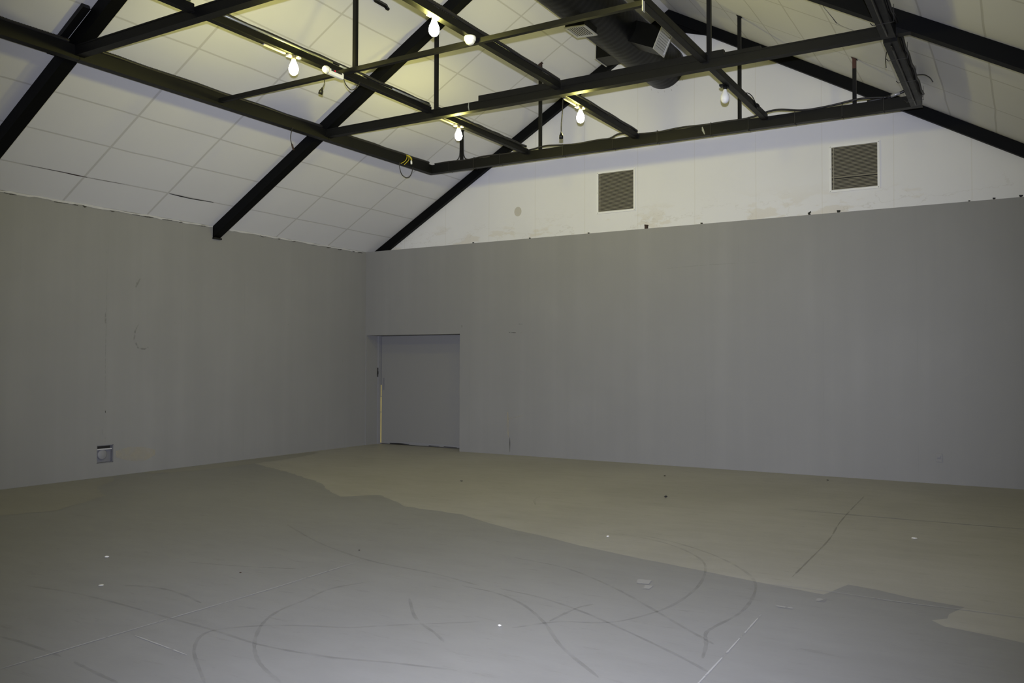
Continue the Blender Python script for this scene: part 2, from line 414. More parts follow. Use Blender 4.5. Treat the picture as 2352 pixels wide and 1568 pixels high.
MB().ribbon([on_r(x, y) for x, y in ((9.12, -3.0), (9.124, -2.82), (9.16, -2.56), (9.172, -2.40), (9.23, -2.36), (9.368, -2.33))], .012, NR, .6).build('ceiling_gap', M_DARK, ceiling)
# ragged caulk line where the left wall meets the ceiling
pts = []; y = -10.0
while y < -.02:
    pts.append((.006, y, Z0-.013 + random.uniform(-.007, .007))); y += random.uniform(.05, .16)
mb = MB(); mb.ribbon(pts, .024, (1, 0, 0), .4)
struct(mb.build('trim_1', M_CAULK), 'ragged white caulk strip along the top of the side wall')
mb = MB()
for y in (-9.2, -8.7, -8.1, -7.7, -6.9, -6.25, -6.0, -5.85, -5.45, -5.1, -4.95, -4.6, -4.3, -3.95, -2.7, -2.3, -2.0, -1.5, -1.1, -.8, -.4, -.25):
    l = random.uniform(.04, .22); mb.ribbon([(.0085, y, Z0-.032+random.uniform(-.01, .01)), (.0085, y+l*.5, Z0-.03+random.uniform(-.008, .008)), (.0085, y+l, Z0-.028+random.uniform(-.01, .01))], random.uniform(.008, .02), (1, 0, 0), .5)
struct(mb.build('trim_2', M_MARKD), 'dark flakes under the caulk strip')

# ---- marks on the walls (flat stains)
def gmark(pts, wd, m, nm='wall_mark'): return MB().ribbon([(x, -.002, z) for x, z in pts], wd, (0, -1, 0), .4).build(nm, m, wall_gable)
gmark([(3.296, .30), (3.298, .2), (3.297, .05)], .018, M_MARKD, 'wall_crack')
gmark([(2.276, 2.28), (2.277, 2.24)], .018, M_MARKD)
gmark([(3.475, 2.278), (3.495, 2.278)], .018, M_MARKD); gmark([(3.495, 2.276), (3.55, 2.276)], .006, M_MARKD)
gmark([(3.275, 2.137), (3.30, 2.137)], .018, M_MARKD); gmark([(3.31, 2.135), (3.37, 2.131), (3.42, 2.130)], .008, M_MARKD); gmark([(3.5, 2.128), (3.56, 2.135)], .01, M_MARKF); gmark([(3.74, 2.114), (3.765, 2.116)], .012, M_MARKF)
gmark([(6.22, 1.775), (6.222, 1.75)], .016, M_MARKF)
gmark([(3.26, .62), (3.40, .655), (3.56, .69)], .03, M_TAN); gmark([(3.25, .75), (3.255, .5), (3.27, .3)], .05, M_TAN)
gmark([(6.80, 1.43), (6.80, .8), (6.797, .05)], .006, M_MARKF); gmark([(6.2, 3.1), (6.9, 3.12), (7.6, 3.11)], .006, M_MARKF)
def lmark(pts, wd, m, nm='wall_mark'): return MB().ribbon([(.002, y, z) for y, z in pts], wd, (1, 0, 0), .4).build(nm, m, wall_left)
lmark([(-5.50, 3.17), (-5.485, 3.13)], .03, M_MARKF); lmark([(-5.488, 2.3), (-5.487, 2.2), (-5.486, 2.13)], .018, M_MARKF); lmark([(-5.466, .92), (-5.464, .89)], .022, M_MARKD)
lmark([(-4.95, 2.81), (-5.0, 2.73), (-5.02, 2.68)], .03, M_MARKF)
lmark([(-4.967, 2.144), (-5.02, 2.05), (-5.034, 1.921), (-4.962, 1.797), (-4.86, 1.79), (-4.80, 1.82)], .022, M_MARKF)
lmark([(-4.36, 2.197), (-4.32, 2.19)], .014, M_MARKF); lmark([(-.642, 1.66), (-.64, 1.61)], .025, M_MARKF); lmark([(-2.05, 2.255), (-2.0, 2.28)], .014, M_MARKF)
lmark([(-5.508, .66), (-5.505, .58)], .01, M_MARKF); lmark([(-5.463, .55), (-5.462, .49)], .012, M_MARKF); lmark([(-5.47, 2.9), (-5.478, 1.6), (-5.47, 1.0)], .006, M_MARKF)
lmark([(-5.30, .30), (-5.1, .29), (-4.85, .26), (-4.66, .27)], .20, M_TAN, 'wall_stain')
mb = MB(); mb.poly([(3.29+.075*math.cos(a*PI/10), YW-.002, 4.30+.085*math.sin(a*PI/10)) for a in range(20)], (0, -1, 0)); mb.build('wall_stain', M_DISC, wall_upper)

# ---- door in the recess
door = MB().box((DX0+.055, .40, .012), (DX1, .445, DZ-.012)).build('door_1', M_DOOR); struct(door, 'flat grey painted door leaf deep in the wall recess')
mb = MB(); mb.box((DX0+.085, .396, 1.06), (DX0+.125, .40, 1.30)); mb.build('lock_plate', M_BOXPL, door)
mb = MB(); mb.ribbon([(.30, .398, .018), (.55, .398, .022), (.78, .398, .018)], .03, (0, -1, 0), .5); mb.ribbon([(1.25, .398, .02), (1.5, .398, .02)], .025, (0, -1, 0), .5); mb.ribbon([(1.6, .398, .02), (1.9, .398, .016)], .025, (0, -1, 0), .5); mb.build('door_gap', M_DARK, door)
MB().ribbon([(.16, .3975, .045), (1.0, .3975, .043), (2.2, .3975, .04)], .035, (0, -1, 0), .3).build('door_sweep', M_POST, door)
post = struct(MB().box((DX0, .33, 0), (DX0+.035, .44, DZ)).build('door_post', M_POST), 'pale grey door post at the left of the recess')
mb = MB(); mb.box((DX0+.0355, .395, .02), (DX0+.0545, .41, .62)); mb.box((DX0+.0355, .395, .63), (DX0+.0545, .41, .93)); mb.box((DX0+.0355, .40, .94), (DX0+.048, .41, 1.16)); mb.build('yellow_edge', M_YELLOW_EDGE, post)  # narrow bright yellow strips between door post and leaf
mb = MB(); mb.box((DX0+.006, .322, 1.32), (DX0+.024, .33, 1.50)); mb.box((DX0-.001, .324, 1.37), (DX0+.03, .33, 1.43)); mb.build('latch_plate', M_DARK, post)

# ================================================================== ROOF FRAMES
FD = .18            # vertical depth of a rafter
def roof_frame(y0, wdt, label, tie=True, label_tie=None, half_in_wall=False):
    root = thing('roof_frame', label, 'roof frame', (0, y0, 0), 'black steel roof frames')
    for side in (0, 1):
        X = (lambda x: x) if side == 0 else (lambda x: WD-x)
        mb = MB(); d = FD/1.0; ft = .022
        def para(z_a, z_b, ya, yb, x0=.002, x1=XR):
            zt = lambda x: Z0 + T*x - .003
            mb.prism([(X(x0), ya, zt(x0)-z_a), (X(x1), ya, zt(x1)-z_a), (X(x1), ya, zt(x1)-z_b), (X(x0), ya, zt(x0)-z_b)], (0, yb-ya, 0))
        para(0, d, y0, y0+wdt)
        mb.build('rafter', M_RAFTER, root)
    mb = MB(); h = .52
    mb.prism([(XR-.62, y0+wdt*.3, ZR-T*.62-FD), (XR, y0+wdt*.3, ZR-FD-.16), (XR+.62, y0+wdt*.3, ZR-T*.62-FD), (XR+.3, y0+wdt*.3, ZR-FD), (XR-.3, y0+wdt*.3, ZR-FD)], (0, wdt*.4, 0)); mb.build('apex_plate', M_RAFTER, root)
    if tie:
        mb = MB(); a, b = 2.22, WD-2.22
        mb.box((a, y0+.004, 4.855), (b, y0+.10, 4.965)); mb.box((a+.2, y0, 4.855), (b-.2, y0+.004, 4.872)); mb.box((a+.2, y0, 4.950), (b-.2, y0+.004, 4.965))
        mb.build('tie_beam', M_BEAM, root)
    return root
frA = roof_frame(-7.46, .14, 'black steel roof frame nearest the camera, crossing the top left corner')
frB = roof_frame(-3.67, .14, 'black steel roof frame in the middle, landing on a stub on the grey side wall')
frC = roof_frame(.19, .078, 'black steel roof frame set against the white gable boards', tie=False)
mb = MB(); mb.box((.002, -3.675, Z0-FD-.025), (.05, -3.525, Z0-FD+.0)); mb.build('foot_plate', M_BLACK, frB)
mb = MB(); mb.box((5.02, -3.66, 4.966), (8.22, -3.60, 5.035)); tag(mb.build('steel_angle', M_BLACK), 'long black steel angle lying on top of the middle cross tie', 'steel bar')
mb = MB(); mb.box((8.235, -3.655, 4.966), (8.62, -3.60, 5.0)); tag(mb.build('steel_offcut', M_BLACK), 'short low black bar on the middle tie, right of the long angle', 'steel bar')
mb = MB(); mb.ribbon([(4.88, -3.672, 4.96), (4.875, -3.672, 4.91), (4.885, -3.672, 4.86)], .02, (0, -1, 0), .3); mb.build('tape_mark', M_CONDUIT, frB)

# ================================================================== HUNG GRID
def corrugated(path, r, pitch=.03):
    out = []; rad = []
    P = [Vector(p) for p in path]; seg = []
    for a, b in zip(P, P[1:]):
        n = max(1, int((b-a).length/(pitch/2)))
        for j in range(n): out.append(a.lerp(b, j/n))
    out.append(P[-1])
    rad = [r*(1.0 if i % 2 else .82) for i in range(len(out))]
    return out, rad
def channel_y(mb, x0, x1, y0, y1, z0, z1, t=.014, openx=None):
    """channel running along Y: bottom flange, top flange and web on the room side"""
    mb.box((x0, y0, z0), (x1, y1, z0+t)); mb.box((x0, y0, z1-t), (x1, y1, z1)); mb.box((x1-t, y0, z0+t), (x1, y1, z1-t)); return mb
def channel_x(mb, y0, y1, x0, x1, z0, z1, t=.014):
    mb.box((x0, y0, z0), (x1, y1, z0+t)); mb.box((x0, y0, z1-t), (x1, y1, z1)); mb.box((x0, y0, z0+t), (x1, y0+t, z1-t)); return mb
BG = 'black beams of the hung lighting grid'
ZB0, ZB1 = 4.82, 4.965
for (ya, yb, lb, yl) in ((-10.6, -7.465, 'black grid beam along the left ceiling, leaving the frame at the upper left', None),
                     (-7.355, -3.675, 'black grid beam along the left ceiling between the near and middle frames', 1),
                     (-3.565, -1.105, 'black grid beam along the left ceiling, running to the hung corner, yellow cord on it', 2)):
    r = thing('grid_beam', lb, 'beam', (2.35, ya, ZB0), BG)
    mb = channel_y(MB(), 2.30, 2.40, ya, yb, ZB0, ZB1);
    if yl: mb.box((2.30, ya-.0525, ZB0), (2.40, ya, ZB0+.033))
    if yl != 2: mb.box((2.30, yb, ZB0), (2.40, yb+.0525, ZB0+.033))
    mb.build('channel', M_BEAM, r)
    pth, rad = corrugated([(2.368, ya+.05+(yb-ya-.1)*i/10, ZB1+.026+.005*math.sin(i*2.1)) for i in range(11)], .026)
    MB().tube(pth, .026, 8, rad).build('conduit', M_CABLE, r)
# end beam
r_end = thing('grid_beam', 'black grid beam hung in front of the white gable wall, cables strapped along it', 'beam', (2.30, -1.05, ZB0), BG)
channel_x(MB(), -1.10, -1.0, 2.30, 9.945, ZB0, ZB1).build('channel', M_BEAM, r_end)
pts = []
for i in range(60):
    x = 2.45 + i*(9.55-2.45)/59
    z = ZB1+.014 + .010*math.sin(i*.9)*math.sin(i*.23) + (.045 if 27 < i < 30 else 0) + (.05*math.exp(-((x-8.15)/.28)**2)) + (.04*math.exp(-((x-9.2)/.25)**2)) + .03*math.exp(-((x-4.55)/.2)**2)
    pts.append((x, -1.0885, z))
MB().tube(smooth(pts, 3), .014, 7).build('cable', M_CABLE, r_end)
for x in (2.75, 3.25, 3.75, 4.9, 5.75, 6.45, 7.25, 7.78, 8.4, 9.0, 9.5):
    mb = MB(); mb.box((x, -1.1045, ZB0-.006), (x+.007, -.995, ZB0-.001)); mb.box((x, -1.1045, ZB0-.006), (x+.007, -1.1005, ZB1+.028)); mb.box((x, -1.1045, ZB1+.024), (x+.007, -1.05, ZB1+.030)); mb.beam((x+.003, -1.10, ZB0-.004), (x+.018, -1.12, ZB0-.03), .005, .005); mb.build('cable_tie', M_CABLE, r_end)
MB().ribbon([(7.13, -1.1015, 4.95), (7.14, -1.1015, 4.90), (7.165, -1.1015, 4.84)], .03, (0, -1, 0), .4).build('tape_mark', M_CONDUIT, r_end)
# right beams
for (ya, yb, lb) in ((-7.355, -3.675, 'black grid beam on the right, leaving the top edge of the frame'), (-3.565, -1.105, 'black grid beam on the right between middle tie and hung corner')):
    r = thing('grid_beam', lb, 'beam', (9.9, ya, ZB0), BG)
    mb = MB(); mb.box((9.82, ya, ZB0), (9.95, yb, ZB1)); mb.build('channel', M_BLACK, r)
    MB().tube([(9.97, ya+.1+(yb-ya-.2)*i/16, ZB1-.05+.018*math.sin(i*1.7)) for i in range(17)], .016, 7).build('cable', M_CABLE, r)
    MB().tube([(9.885, ya+.1+(yb-ya-.2)*i/16, ZB0-.012+.004*math.sin(i*1.3)) for i in range(17)], .011, 6).build('cable', M_CABLE, r)
    n = 3
    for i in range(n):
        y = ya + (yb-ya)*(i+.6)/n; mb = MB(); mb.box((9.80, y, ZB0-.026), (9.995, y+.008, ZB0-.022)); mb.box((9.988, y, ZB0-.026), (9.992, y+.008, ZB1)); mb.beam((9.805, y, ZB0-.024), (9.785, y-.01, ZB0-.0), .006, .006); mb.build('cable_tie', M_CABLE, r)

# rails
RG = 'black lighting rails across the grid'
RZ0, RZ1 = 4.905, 4.985
def rail(x, ya, yb, lb, conduit, lamp_strip=None):
    r = thing('lighting_rail', lb, 'rail', (x, ya, RZ0), RG)
    mb = MB(); mb.box((x-.04, ya, RZ0), (x+.04, yb, RZ1), .006); mb.build('bar', M_BEAM, r)
    if conduit == 'corrugated':
        pth, rad = corrugated([(x+.035, ya+.03+(yb-ya-.06)*i/12, RZ1+.022+.004*math.sin(i*1.9)) for i in range(13)], .021, .034)
        MB().tube(pth, .021, 8, rad).build('flexible_conduit', M_CABLE, r)
    elif conduit == 'grey':
        segs = [(ya+.1, yb-.06)] if ya < -8 else [(ya+.1, -5.62), (-5.50, -5.1), (-4.55, yb-.05)] if ya < -5 else [(ya+.15, yb-.2)]
        for a, b in segs: MB().tube([(x+.052, a, RZ1+.004), (x+.052, b, RZ1+.004)], .011, 8).build('pale_conduit' if ya < -5 else 'thin_conduit', M_CONDUIT if ya < -5 else M_CABLE, r)
        mb = MB(); mb.tube([(x+.01, ya+.03+(yb-ya-.06)*i/14, RZ1+.036+.005*math.sin(i*2.3)) for i in range(15)], .019, 8); mb.build('cable', M_CABLE, r)
    mb = MB(); mb.tube([(x, yb-.02, RZ0+.03), (x, yb+.006, RZ0+.022), (x, yb+.012, RZ0+.004)], .028, 10); mb.build('end_hook', M_BEAM, r)
    return r
rail(4.28, -9.6, -7.475, 'short visible black rail end at the top left, nearer than the near frame', 'grey')
rail(4.28, -7.35, -3.715, 'black rail with pale conduit carrying the white sensor box', 'grey')
rail(4.28, -3.56, -1.145, 'black rail with lit bulb at its head, running to left end of the gable beam', 'grey')
rail(6.205, -7.35, -3.715, 'black rail with ribbed conduit at top centre, white detector beside it', 'corrugated')
rail(6.135, -3.56, -1.145, 'black rail with ribbed conduit between middle tie and gable beam, lit bulb hanging', 'corrugated')
rail(8.02, -7.35, -3.715, 'plain black rail just right of the big duct, reaching the top edge', None)
rail(8.02, -3.56, -1.145, 'plain black rail with the unlit bulb below it', None)

# cross bar under the rails
r = thing('cross_bar', 'slim black cross bar under the three rails, from the left beam to the duct', 'bar', (2.41, -5.56, 4.85))
MB().beam((2.405, -5.56, 4.875), (8.06, -5.56, 4.875), .05, .05).build('bar', M_BEAM, r)
mb = MB(); mb.box((8.06, -5.585, 4.80), (8.066, -5.535, 4.9)); mb.build('end_plate', M_ALU, r)

# hanger posts
HG = 'slim black hanger posts of the grid'
def post_(x, y, z0, z1, lb, rust=False):
    r = thing('hanger_post', lb, 'post', (x, y, z0), HG)
    MB().box((x-.0225, y-.0225, z0), (x+.0225, y+.0225, z1-(.14 if rust else 0))).build('tube', M_BLACK, r)
    if rust: MB().box((x-.0225, y-.0225, z1-.14), (x+.0225, y+.0225, z1)).build('rusty_end', M_RUST if rust == 1 else M_BROWN, r)
    s_ = T if x < XR else -T
    mb = MB(); mb.prism([(x-.035, y-.03, z1-.0-.035*s_-.012), (x+.035, y-.03, z1+.035*s_-.012), (x+.035, y-.03, z1+.035*s_-.004), (x-.035, y-.03, z1-.035*s_-.004)], (0, .06, 0)); mb.build('top_plate', M_BLACK if not rust else M_BROWN, r)
    return r
YE = -1.05
pA = post_(2.975, YE, ZB1, ceil_z(2.975), 'short hanger post behind a lit bulb, cables at its foot, left end of gable beam')
post_(4.48, YE, ZB1, ceil_z(4.48), 'hanger post on the gable beam left of the hanging socket', 2)
post_(7.65, YE, ZB1, ceil_z(7.65), 'hanger post on the gable beam right of the unlit bulb')
post_(9.15, YE, ZB1, ceil_z(9.15), 'rust topped hanger post near the right end of the gable beam', 1)
post_(4.31, -3.60, 4.966, Z0+T*4.31-FD-.03, 'hanger post on the middle tie right behind the top centre bulb')
post_(8.035, -3.58, 5.0, Z0+T*(WD-8.035)-FD-.03, 'hanger post on the middle tie, up to the top edge, right of the duct')
post_(4.62, -5.56, 4.90, ceil_z(4.62), 'hanger post standing on the slim cross bar at the top left')
# conduit pair at the foot of the short post
for s_, lb in ((-1, 'thin black cable bending left at the foot of the short post'), (1, 'thin black cable bending right at the foot of the short post')):
    x = 2.975
    pts = smooth([(x+s_*.033, YE-.0, 5.40), (x+s_*.034, YE, 5.15), (x+s_*.05, YE, 5.05), (x+s_*.10, YE, 4.995), (x+s_*(.17 if s_ < 0 else .24), YE, 4.982)], 5)
    tag(MB().tube(pts, .009, 7).build('bent_cable', M_CABLE), lb, 'cable', 'bent cables at the short post')

# ================================================================== LAMPS
PROF = [(.0, -.172), (.012, -.1705), (.026, -.165), (.039, -.152), (.0485, -.130), (.0515, -.108), (.0495, -.088), (.043, -.066), (.034, -.046), (.026, -.027), (.021, -.012), (.019, 0)]
def lamp(x, y, lb, lit=True, zt=4.902):
    hz = zt + .003
    r = thing('bulb_lamp', lb, 'lamp', (x, y, zt), 'bare bulb lamps under the rails')
    sd = -.04
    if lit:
        mb = MB(); mb.box((x-.040, y-.40, hz-.016), (x-.016, y-.10, hz-.001), .003); mb.build('lit_underside', M_CERAMIC, r)  # cream strip paints in the rail underside lit by the bulb
    mb = MB(); mb.box((x-.05, y-.07, hz-.026), (x-.004, y+.0, hz-.001), .004); mb.build('lampholder', M_CERAMIC if lit else M_BLACK, r)
    mb = MB(); mb.box((x-.012, y+.045, hz-.022), (x+.028, y+.085, hz-.001), .004); mb.build('mounting_clip', M_CERAMIC if lit else M_BLACK, r)
    mb = MB(); mb.lathe([(.0, .012), (.0235, .012), (.0235, -.028), (.0205, -.036), (.0, -.036)], (x, y, zt-.014), 16); mb.build('screw_cap', M_CAP if lit else M_BLACK, r)
    mb = MB(); mb.lathe(PROF[::-1], (x, y, zt-.044), 24)
    b = mb.build('bulb', M_LIT if lit else M_OPAL, r); b['label'] = 'glowing warm white glass bulb' if lit else 'opal white glass bulb, off'
    return r
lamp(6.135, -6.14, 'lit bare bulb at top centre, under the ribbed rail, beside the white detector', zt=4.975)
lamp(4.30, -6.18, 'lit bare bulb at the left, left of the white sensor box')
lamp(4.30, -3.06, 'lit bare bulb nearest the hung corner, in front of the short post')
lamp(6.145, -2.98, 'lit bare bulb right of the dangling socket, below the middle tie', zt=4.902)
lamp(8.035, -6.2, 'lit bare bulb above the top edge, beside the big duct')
lamp(7.99, -2.85, 'unlit opal white bulb under the right hand rail', lit=False)

# ================================================================== DUCT
DXC, DZC, DR = 6.045, 6.40, .345
duct = thing('air_duct', 'large round black spiral air duct running to the white gable wall', 'duct', (DXC, YW, DZC))
mb = MB(); prof = []; y = YW-.002; i = 0
while y > -9.2:
    prof.append((DR + (.0022 if i % 4 == 0 else 0), y)); y -= .03; i += 1
mb.lathe(prof, (DXC, 0, DZC), 48, 'Y'); mb.build('tube', M_DUCT, duct)
def takeoff(ang, y0, y1, half, reach, lb):
    """box leaving the duct at ang below horizontal toward +X, louvred grille on its mouth"""
    d = Vector((math.cos(ang), 0, -math.sin(ang))); u = Vector((math.sin(ang), 0, math.cos(ang))); c = Vector((DXC, y0, DZC)); L = Vector((0, y1-y0, 0))
    mb = MB(); a = c + d*(DR-.10)
    mb.prism([a-u*half, c+d*reach-u*half, c+d*reach+u*half, a+u*half], L)
    bx = mb.build('branch_box', M_DUCT, duct); e = c+d*reach; 
    mb = MB(); fw = .03; ht = half+.012
    for (p, q) in ((-ht, -ht+fw), (ht-fw, ht)): mb.prism([e+u*p-Vector((0, .012, 0)), e+u*q-Vector((0, .012, 0)), e+u*q+d*.014-Vector((0, .012, 0)), e+u*p+d*.014-Vector((0, .012, 0))], L+Vector((0, .024, 0)))
    for (p, q) in ((-.012, fw-.012), (y1-y0+.012-fw, y1-y0+.012)): mb.prism([e+u*(-ht+fw)+Vector((0, p, 0)), e+u*(ht-fw)+Vector((0, p, 0)), e+u*(ht-fw)+Vector((0, p, 0))+d*.014, e+u*(-ht+fw)+Vector((0, p, 0))+d*.014], (0, q-p, 0))
    g = mb.build('grille_frame', M_ALU, bx)
    mb = MB(); n = 8
    for j in range(n):
        p = -ht+fw + (j+.5)*(2*ht-2*fw)/n; o = e+u*p+d*.002; s1 = u*.0145+d*.004
        mb.prism([o-s1-d*.002, o+s1-d*.002, o+s1+d*.001, o-s1+d*.001], L)
    mb.build('grille_blades', M_ALU, bx)
    return bx
takeoff(math.radians(94), -2.90, -2.53, .14, .405, '')
takeoff(math.radians(24), -1.72, -1.34, .15, .72, '')
takeoff(math.radians(182), -.95, -.56, .13, .64, '')
mb = MB()
for j in range(9):
    a = -PI*.5 + (j-4)*.3; px, pz = DXC+math.cos(a)*(DR+.03+.012*(j % 3)), DZC+math.sin(a)*(DR+.03+.012*(j % 2))
    mb.ribbon([(px, YW-.003, pz), (px+.01, YW-.003, pz-.03)], .03, (0, -1, 0), .3)
mb.build('wall_mark', M_TAN, wall_upper)

# ================================================================== VENTS ON THE WHITE WALL
def vent(x0, x1, z0, z1, lb, gap=None):
    r = thing('wall_vent', lb, 'vent', ((x0+x1)/2, YW, z0), 'square louvred wall vents')
    y = YW-.002; f = .032
    mb = MB()
    mb.box((x0-f, y-.014, z0-f), (x1+f, y, z0)); mb.box((x0-f, y-.014, z1), (x1+f, y, z1+f)); mb.box((x0-f, y-.014, z0), (x0, y, z1)); mb.box((x1, y-.014, z0), (x1+f, y, z1)); mb.build('frame', M_VENTF, r)
    MB().box((x0, y-.001, z0), (x1, y, z1)).build('backing', M_DARK, r)
    n = 31; mb = MB(); p = (z1-z0)/n
    for i in range(n):
        z = z0 + (i+.5)*p + (p*.34 if i == gap else 0); mb.prism([(x0, y-.014, z-.0062), (x0, y-.011, z-.0074), (x0, y-.0025, z+.0040), (x0, y-.0055, z+.0052)], (x1-x0, 0, 0))
    mb.build('louvre_blades', M_BLADE, r)
    MB().box((x0+.026, y-.0155, z0), (x0+.034, y-.013, z1)).build('link_bar', M_BLADE, r)
    for px, pz in ((x0-f*.5, z0-f*.5), (x1+f*.5, z0-f*.5), (x0-f*.5, z1+f*.3), (x1+f*.5, z1+f*.3), (x0-f*.5, (z0+z1)/2)): MB().lathe([(0, -.002), (.006, -.002), (.005, 0), (0, 0)], (px, y-.0145, pz), 8, 'Y').build('screw', M_CONDUIT, r)
vent(4.875, 5.51, 4.148, 4.795, 'buff louvred vent on the white wall, left one, below the duct')
vent(8.62, 9.242, 4.133, 4.757, 'louvred vent on the white wall, right one, with a missing blade', 8)

# ================================================================== BITS ON THE LEDGE
CL = [(2.496, .7), (3.673, .6), (4.801, .7), (5.828, 2.0), (6.74, .8), (8.352, 1.05), (8.753, 1.2), (10.40, .6), (10.686, .85), (10.989, 1.1)]
LB = ['tiny dark clip on the grey ledge, closest to the room corner', 'tiny dark clip on the ledge, second from the room corner', 'tiny dark clip on the ledge just left of below the left vent',
      'tall rusty clamp on the ledge below right of the left vent', 'small dark clip on the ledge, first right of the tall clamp', 'dark pointed clip on the ledge left of below the right vent',
      'dark leaning clip on the ledge just below the right vent left edge', 'tiny dark clip on the ledge, first right of the right vent', 'dark clip on the ledge, second from the right edge', 'dark clip on the ledge at the right edge of the picture']
for i, ((x, s), lb) in enumerate(zip(CL, LB)):
    s *= .03; r = thing('ledge_clip', lb, 'clip', (x, .03, Z0), 'dark clips along the grey ledge')
    mb = MB(); mb.box((x-s*.4, .01, Z0+.0005), (x+s*.4, .05, Z0+s*.9), .002); mb.build('body', M_BROWN if i == 3 else M_BLACK, r)
    mb = MB()
    if i == 3: mb.beam((x-.028, .03, Z0+.062), (x+.03, .03, Z0+.052), .03, .022); mb.build('jaw', M_BROWN, r)
    else:
        a = .5 if i in (5,) else -.4; mb.beam((x-s*.6, .03, Z0+s*.8), (x+s*.7, .03, Z0+s*(1.1+a)), .025, s*.45); mb.build('jaw', M_BLACK, r)

# ================================================================== BOX IN THE LEFT WALL, OUTLET
r = thing('wall_box', 'square recessed box with round cover low in the grey side wall', 'box', (0, -5.46, .192))
y0, y1, z0, z1 = -5.584, -5.336, .193, .441
mb = MB(); mb.box((-.10, y0, z0), (-.09, y1, z1)); mb.box((-.09, y0, z0), (-.004, y0+.008, z1)); mb.box((-.09, y1-.008, z0), (-.004, y1, z1)); mb.box((-.09, y0, z0), (-.004, y1, z0+.008)); mb.box((-.09, y0, z1-.008), (-.004, y1, z1)); mb.build('case', M_BOXPL, r)
MB().box((-.02, y0+.008, z1-.045), (-.012, y1-.045, z1-.009)).build('dark_slot', M_DARK, r)
MB().box((-.03, y0+.008, z1-.062), (-.002, y1-.02, z1-.046)).build('cross_strip', M_CAULK, r)
mb = MB(); mb.lathe([(0, -.085), (.068, -.085), (.068, -.022), (.060, -.016), (0, -.016)], (0, y0+.098, z0+.118), 28, 'X'); mb.build('round_cover', M_POST, r)
MB().box((-.06, y0+.009, z0+.009), (-.05, y1-.009, z1-.06)).build('face_plate', M_BOXPL, r)
r = thing('power_outlet', 'small grey painted outlet plate low on the gable wall, far right', 'outlet', (10.01, 0, .29))
MB().box((9.975, -.012, .292), (10.048, -.0005, .402), .002).build('plate', M_GABLE, r)
mb = MB(); mb.prism([(9.988, -.0125, .33), (10.036, -.0125, .33), (10.036, -.0125, .382), (10.018, -.0125, .352), (9.988, -.0125, .350)], (0, -.001, 0)); mb.build('socket', M_BOXPL, r)

# ================================================================== SMALL FITTINGS AND CABLES
# emergency / sensor box on the left rail
r = thing('sensor_box', 'white sensor box with a bright lens under the slim cross bar, left rail', 'sensor', (4.475, -5.7, 4.80))
mb = MB(); mb.box((4.43, -5.85, 4.779), (4.478, -5.58, 4.849), .014); mb.build('body', M_PLASTIC, r)
mb = MB(); mb.lathe([(0, -.045), (.02, -.042), (.034, -.028), (.040, -.005), (.040, .02), (0, .02)], (4.468, -5.86, 4.815), 20, 'Y'); mb.build('lens', M_PLASTIC, r)
MB().box((4.4785, -5.79, 4.820), (4.481, -5.62, 4.843)).build('dark_window', M_DARK, r)
MB().box((4.4815, -5.745, 4.824), (4.4845, -5.725, 4.839)).build('red_light', M_REDLED, r)
pts = smooth([(4.46, -5.573, 4.80), (4.455, -5.53, 4.745), (4.43, -5.42, 4.72), (4.39, -5.30, 4.77), (4.345, -5.20, 4.85), (4.328, -5.15, 4.90)], 5)
tag(MB().tube(pts, .006, 6).build('sagging_wire', M_CABLE), 'thin dark wire sagging from the white sensor box to the rail', 'cable')
# smoke detector
r = thing('smoke_detector', 'round white detector under the crossing of ribbed rail and slim bar', 'detector', (6.20, -5.62, 4.85))
mb = MB(); mb.lathe([(0, .03), (.056, .03), (.060, .022), (.060, -.005), (.054, -.016), (0, -.016)], (6.225, -5.651, 4.872), 28); mb.build('base', M_PLASTIC, r)
mb = MB(); mb.lathe([(.050, -.016), (.046, -.030), (.036, -.044), (.022, -.052), (0, -.054)], (6.225, -5.651, 4.872), 28); mb.build('dome', M_PLASTIC, r)
# hanging sockets
def hang(path, label, tilt, r_=.006, plug=(.02, .035), m=M_CABLE):
    root = thing('hanging_socket', label, 'socket', path[0], 'loose cable sockets hanging from the grid')
    MB().tube(smooth(path, 6), r_, 7).build('cord', m, root)
    e = Vector(path[-1]); d = Vector(tilt).normalized(); sd = Vector((1, 0, 0)); sd = (sd - d*sd.dot(d)).normalized(); o = d.cross(sd)
    mb = MB(); mb.tube([e-d*.006, e+d*.01, e+d*.03, e+d*.034, e+d*.075], .02, 10, [.008, .012, .022, .025, .026]); mb.build('connector', M_BLACK, root)
    return root
hang([(6.162, -3.50, 4.855), (6.155, -3.50, 4.72), (6.14, -3.50, 4.56), (6.138, -3.50, 4.44)], 'black socket hanging on a long cord from the middle tie', (0, 0, -1))
hang([(4.15, -5.55, 4.849), (4.15, -5.55, 4.81), (4.13, -5.55, 4.77), (4.115, -5.55, 4.755)], 'dark socket dangling on a short cord below the white sensor box', (-.45, 0, -1))
hang([(8.062, -2.32, 4.94), (8.07, -2.15, 4.99), (8.075, -1.98, 4.995), (8.07, -1.85, 4.975), (8.065, -1.78, 4.955)], 'black socket sticking out on a stiff cord from the right hand rail', (.15, 1, -.28))
